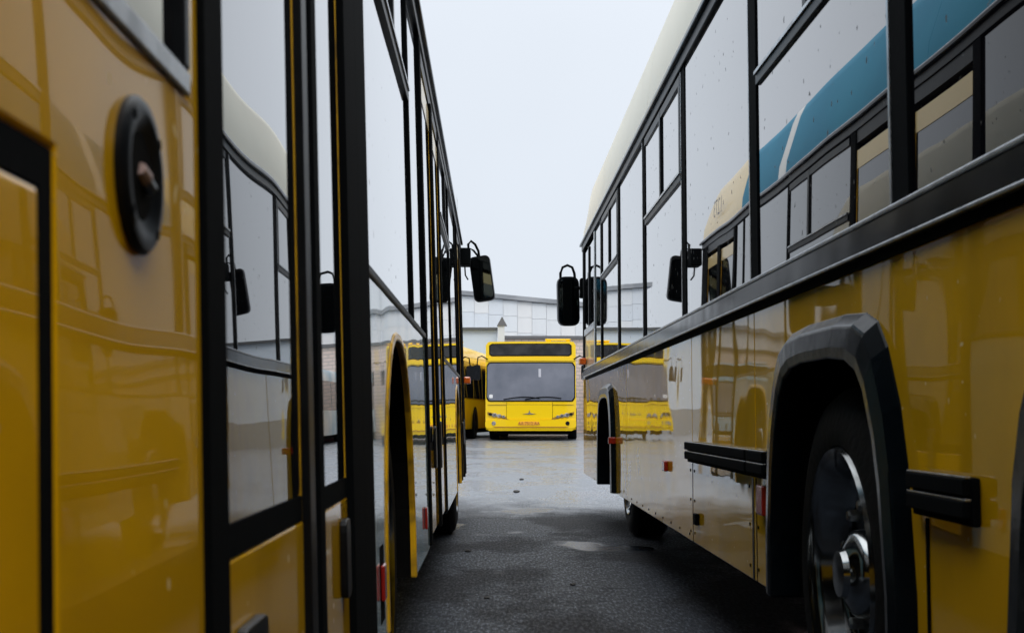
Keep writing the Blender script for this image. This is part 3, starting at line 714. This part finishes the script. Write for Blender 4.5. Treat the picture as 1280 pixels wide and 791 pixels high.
def facing_bus(loc, rz, label, paint='yellow_far', plate=None, roof_m=None):
    t = thing('city_bus', loc, label, 'bus', 'city buses in the depot yard', rz)
    def add(nm, bm, m, par=None, **k): return link_obj(nm, bm, m, par or t, world=False, **k)
    bulge = lambda x: -.13 * (1 - min(1, abs(x) / 1.27) ** 2.4)
    rake = lambda z: .10 * max(0, (z - 1.12) / 1.6)
    def yf(off): return lambda x, z: bulge(x) + rake(z) - off
    hw = lambda z: 1.265 - .03 * max(0, z - 1.1)
    # body: cross-sections lofted along the bus
    def ring(y, k=1.0, top=2.74):
        pts = [(-1.25, .30), (1.25, .30), (1.265, 1.1), (1.22, 2.35), (1.17, top - .14), (1.05, top - .03), (.6, top), (-.6, top), (-1.05, top - .03), (-1.17, top - .14), (-1.22, 2.35), (-1.265, 1.1)]
        return [(x * k, y, z) for x, z in pts]
    bm = bmesh.new(); loft(bm, ring(.14), ring(11.9)); add('body', bm, paint, smooth=True)
    rc = lambda x0, x1, r, z1: (lambda x: z1 - r + math.sqrt(max(0, r * r - max(0, abs(x - (x0 + x1) / 2) - ((x1 - x0) / 2 - r)) ** 2)))
    rb = lambda x0, x1, r, z0: (lambda x: z0 + r - math.sqrt(max(0, r * r - max(0, abs(x - (x0 + x1) / 2) - ((x1 - x0) / 2 - r)) ** 2)))
    def plate_(nm, x0, x1, z0, z1, off, m, r=.03, n=24, par=None, thick=.05):
        bm = bmesh.new(); strip(bm, x0, x1, n, rb(x0, x1, r, z0), rc(x0, x1, r, z1), yf(off), thick); return add(nm, bm, m, par)
    plate_('front_mask', -1.255, 1.255, .46, 2.74, 0.0, paint, .10, 40, thick=.25)
    bp = plate_('bumper', -1.26, 1.26, .335, .575, .04, paint, .05, 40, thick=.2)
    plate_('bumper_lip', -1.20, 1.20, .27, .334, .02, paint, .03, 40, thick=.2)
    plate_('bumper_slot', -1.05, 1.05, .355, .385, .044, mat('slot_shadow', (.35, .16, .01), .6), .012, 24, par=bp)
    plate_('service_flap', -.66, .60, .585, 1.04, .012, paint, .02)
    for x in (-.668, .602): plate_('flap_joint', x, x + .008, .59, 1.06, .006, 'black', .003, 2)
    plate_('flap_joint', -1.2, 1.2, .985, .993, .014, mat('joint_ochre', (.32, .19, .01), .6), .003, 24)
    sf = plate_('windscreen_seal', -1.235, 1.235, 1.075, 2.165, .008, 'black', .10, 40)
    plate_('windscreen', -1.205, 1.205, 1.105, 2.135, .018, 'screen', .09, 40, par=sf)
    ds = plate_('destination_sign', -1.16, 1.14, 2.335, 2.685, .012, 'black', .05, 32)
    plate_('sign_glass', -1.13, 1.11, 2.36, 2.66, .022, 'sign', .04, 32, par=ds)
    plate_('brow', -1.24, 1.24, 2.20, 2.30, .030, paint, .04, 40)
    plate_('sticker', -1.15, -1.05, 1.17, 1.27, .024, 'ivory', .01, 4)
    plate_('driver_card', .22, .29, 1.75, 1.98, .021, mat('sun_card', (.5, .5, .55), .6), .01, 4)
    for xa, xb in ((-.75, .25), (-.15, .85)):
        bm = bmesh.new(); pts = [(xa + (xb - xa) * k / 6, 1.13 + .07 * math.sin(math.pi * k / 7)) for k in range(7)]
        tube(bm, [(x, bulge(x) + rake(z) - .045, z) for x, z in pts], .014, 6); add('wiper', bm, 'black')
    for s in (-1, 1):
        for k, (x, r, m) in enumerate(((1.12, .045, 'orange'), (1.0, .065, 'lamp'), (.87, .058, 'lamp'), (.75, .042, 'lamp'))):
            bm = bmesh.new(); zc = .725 - .022 * k; yc = bulge(x) - .012
            A = [(s * x + r * math.cos(2 * math.pi * q / 16) * 1.1, yc, zc + r * .85 * math.sin(2 * math.pi * q / 16)) for q in range(16)]
            loft(bm, A, [(a, b - .03, c) for a, b, c in A]); add('headlight', bm, m if k else 'gloss_black', bevel=.006)
        bm = bmesh.new(); strip(bm, min(s * .58, s * 1.2), max(s * .58, s * 1.2), 14, lambda x: .575 + .16 * max(0, (abs(x) - .58) / .62) - .02, lambda x: .60 + .19 * max(0, (abs(x) - .58) / .62) ** .7, yf(.006), .04)
        add('headlight_recess', bm, mat('lamp_ochre', (.30, .17, .012), .4))
        bm = bmesh.new(); x = 1.02; A = [(s * x + .058 * math.cos(2 * math.pi * q / 18), bulge(x) - .03, .475 + .058 * math.sin(2 * math.pi * q / 18)) for q in range(18)]
        loft(bm, A, [(a, b - .025, c) for a, b, c in A]); add('fog_lamp', bm, 'gloss_black' if s > 0 else 'lamp', bevel=.006)
        # side windows, skirts and wheels
        for k in range(6):
            y = .55 + k * 1.85; x0 = s * 1.235
            bm = bmesh.new(); P = [(s * 1.262, 1.20), (s * 1.228, 2.26)]
            loft(bm, [(P[0][0], y, P[0][1]), (P[0][0], y + 1.72, P[0][1]), (P[1][0], y + 1.72, P[1][1]), (P[1][0], y, P[1][1])],
                     [(P[0][0] + s * .008, y, P[0][1]), (P[0][0] + s * .008, y + 1.72, P[0][1]), (P[1][0] + s * .008, y + 1.72, P[1][1]), (P[1][0] + s * .008, y, P[1][1])])
            add('side_window', bm, 'glass_flat')
        for yw in (2.6, 8.8):
            A = [(s * 1.268, yw + .62 * math.cos(math.pi * q / 14), .30 + .66 * math.sin(math.pi * q / 14)) for q in range(15)]
            bm = bmesh.new(); loft(bm, A, [(a + s * .006, b, c) for a, b, c in A]); add('wheel_opening', bm, 'black')
            bm = bmesh.new(); n = 28
            prof = [(1.02, .25), (1.02, .44), (1.05, .46), (1.26, .46), (1.285, .43), (1.285, .30), (1.262, .27), (1.25, .10), (1.28, .08), (1.28, .01)]
            rr = [[bm.verts.new((s * a, yw + r * math.cos(2 * math.pi * q / n), .46 + r * math.sin(2 * math.pi * q / n))) for q in range(n)] for a, r in prof]
            for A_, B_ in zip(rr, rr[1:]):
                for q in range(n): bm.faces.new((A_[q], A_[(q + 1) % n], B_[(q + 1) % n], B_[q]))
            bm.faces.new(rr[-1]); add('wheel', bm, 'tyre', smooth=True)
        # mirror
        xm = s * 1.50
        bm = bmesh.new(); head(bm, Vector((xm, -.02, 1.88)), .20, .42, .12, 0, 0, r=.06); mi = add('wing_mirror', bm, 'gloss_black', smooth=True)
        bm = bmesh.new(); tube(bm, [(s * 1.20, .03, 2.25), (s * 1.36, -.02, 2.34), (s * 1.47, 0, 2.30), (xm, .04, 2.05)], .018, 6); link_obj('mirror_arm', bm, 'black', mi, world=False)
    # emblem: a slim winged bar with a central spike
    bm = bmesh.new(); ye = bulge(0) - .013
    E = [(-.19, .735), (-.05, .750), (-.018, .762), (0, .845), (.018, .762), (.05, .750), (.17, .735), (.05, .722), (-.05, .722)]
    loft(bm, [(x - .03, ye, z) for x, z in E], [(x - .03, ye - .012, z) for x, z in E]); add('emblem', bm, 'nut')
    if plate:
        pl = plate_('number_plate', -.33, .24, .42, .53, .05, 'plate', .012, 6)
        cu = bpy.data.curves.new('plate_text', 'FONT'); cu.body = plate; cu.size = .115; cu.align_x = 'CENTER'
        tmp = bpy.data.objects.new('plate_text', cu); col.objects.link(tmp)
        me = bpy.data.meshes.new_from_object(tmp.evaluated_get(bpy.context.evaluated_depsgraph_get())); bpy.data.objects.remove(tmp); bpy.data.curves.remove(cu)
        for v in me.vertices:
            x = v.co.x - .045; v.co = Vector((x, bulge(x) - .0545, .433 + v.co.y))
        me.materials.clear(); me.materials.append(M['plate_ink'])
        o = bpy.data.objects.new('plate_text', me); col.objects.link(o); o.parent = pl
    # roof hatch and underbody
    bm = bmesh.new(); box(bm, .42, .56, .5, 1.3, 2.735, 2.80); box(bm, .98, 1.10, .5, 1.3, 2.70, 2.80); box(bm, .40, 1.11, .48, 1.32, 2.801, 2.84)
    add('roof_hatch', bm, paint, bevel=.01)
    add('underbody', bx(-1.05, 1.05, .35, 11.6, .16, .298), 'dark')
    return t

def bus_grade(y): return min(.19, .19 * (y - 13) / 24)
facing_bus((1.03, 37.8, .19), R(-3.2), 'yellow bus facing the aisle, black destination sign above its wide windscreen, orange plate', plate='AA 7512 AA')
facing_bus((-2.15, 38.6, .19), R(-7.5), 'yellow bus turned slightly, half hidden beside the plated yellow bus in front of the annex')
M['blue_paint'] = mat('blue_bus_paint', (.10, .33, .48), .4, coat=.6, wave=(1.2, .003), vary=(.7, (.55, .62, .66)))
facing_bus((5.6, 44.0, .19), R(2), 'blue and white bus standing in front of the pink tiled building', paint='blue_paint')

# ------------------------------------------------------------------ small litter on the asphalt
for x, y, s in ((.25, 15.0, .035), (-.16, 8.6, .02), (.36, 17.5, .03), (.02, 5.2, .012), (.22, 4.6, .011), (-.03, 6.4, .013), (.40, 6.9, .014)):
    bm = bmesh.new(); bmesh.ops.create_icosphere(bm, subdivisions=2, radius=s)
    for v in bm.verts: v.co = Vector((v.co.x * random.uniform(.8, 1.3), v.co.y * random.uniform(.8, 1.3), v.co.z * .5)) 
    o = link_obj('pebble', bm, mat('pebble_dark', (.05, .05, .05), .7), smooth=True)
    o.location = (x, y, bus_grade(y) * (y > 13) + s * .35)
    o['label'] = 'small dark stone lying on the wet asphalt between the buses'; o['category'] = 'stone'; o['group'] = 'stones on the asphalt'
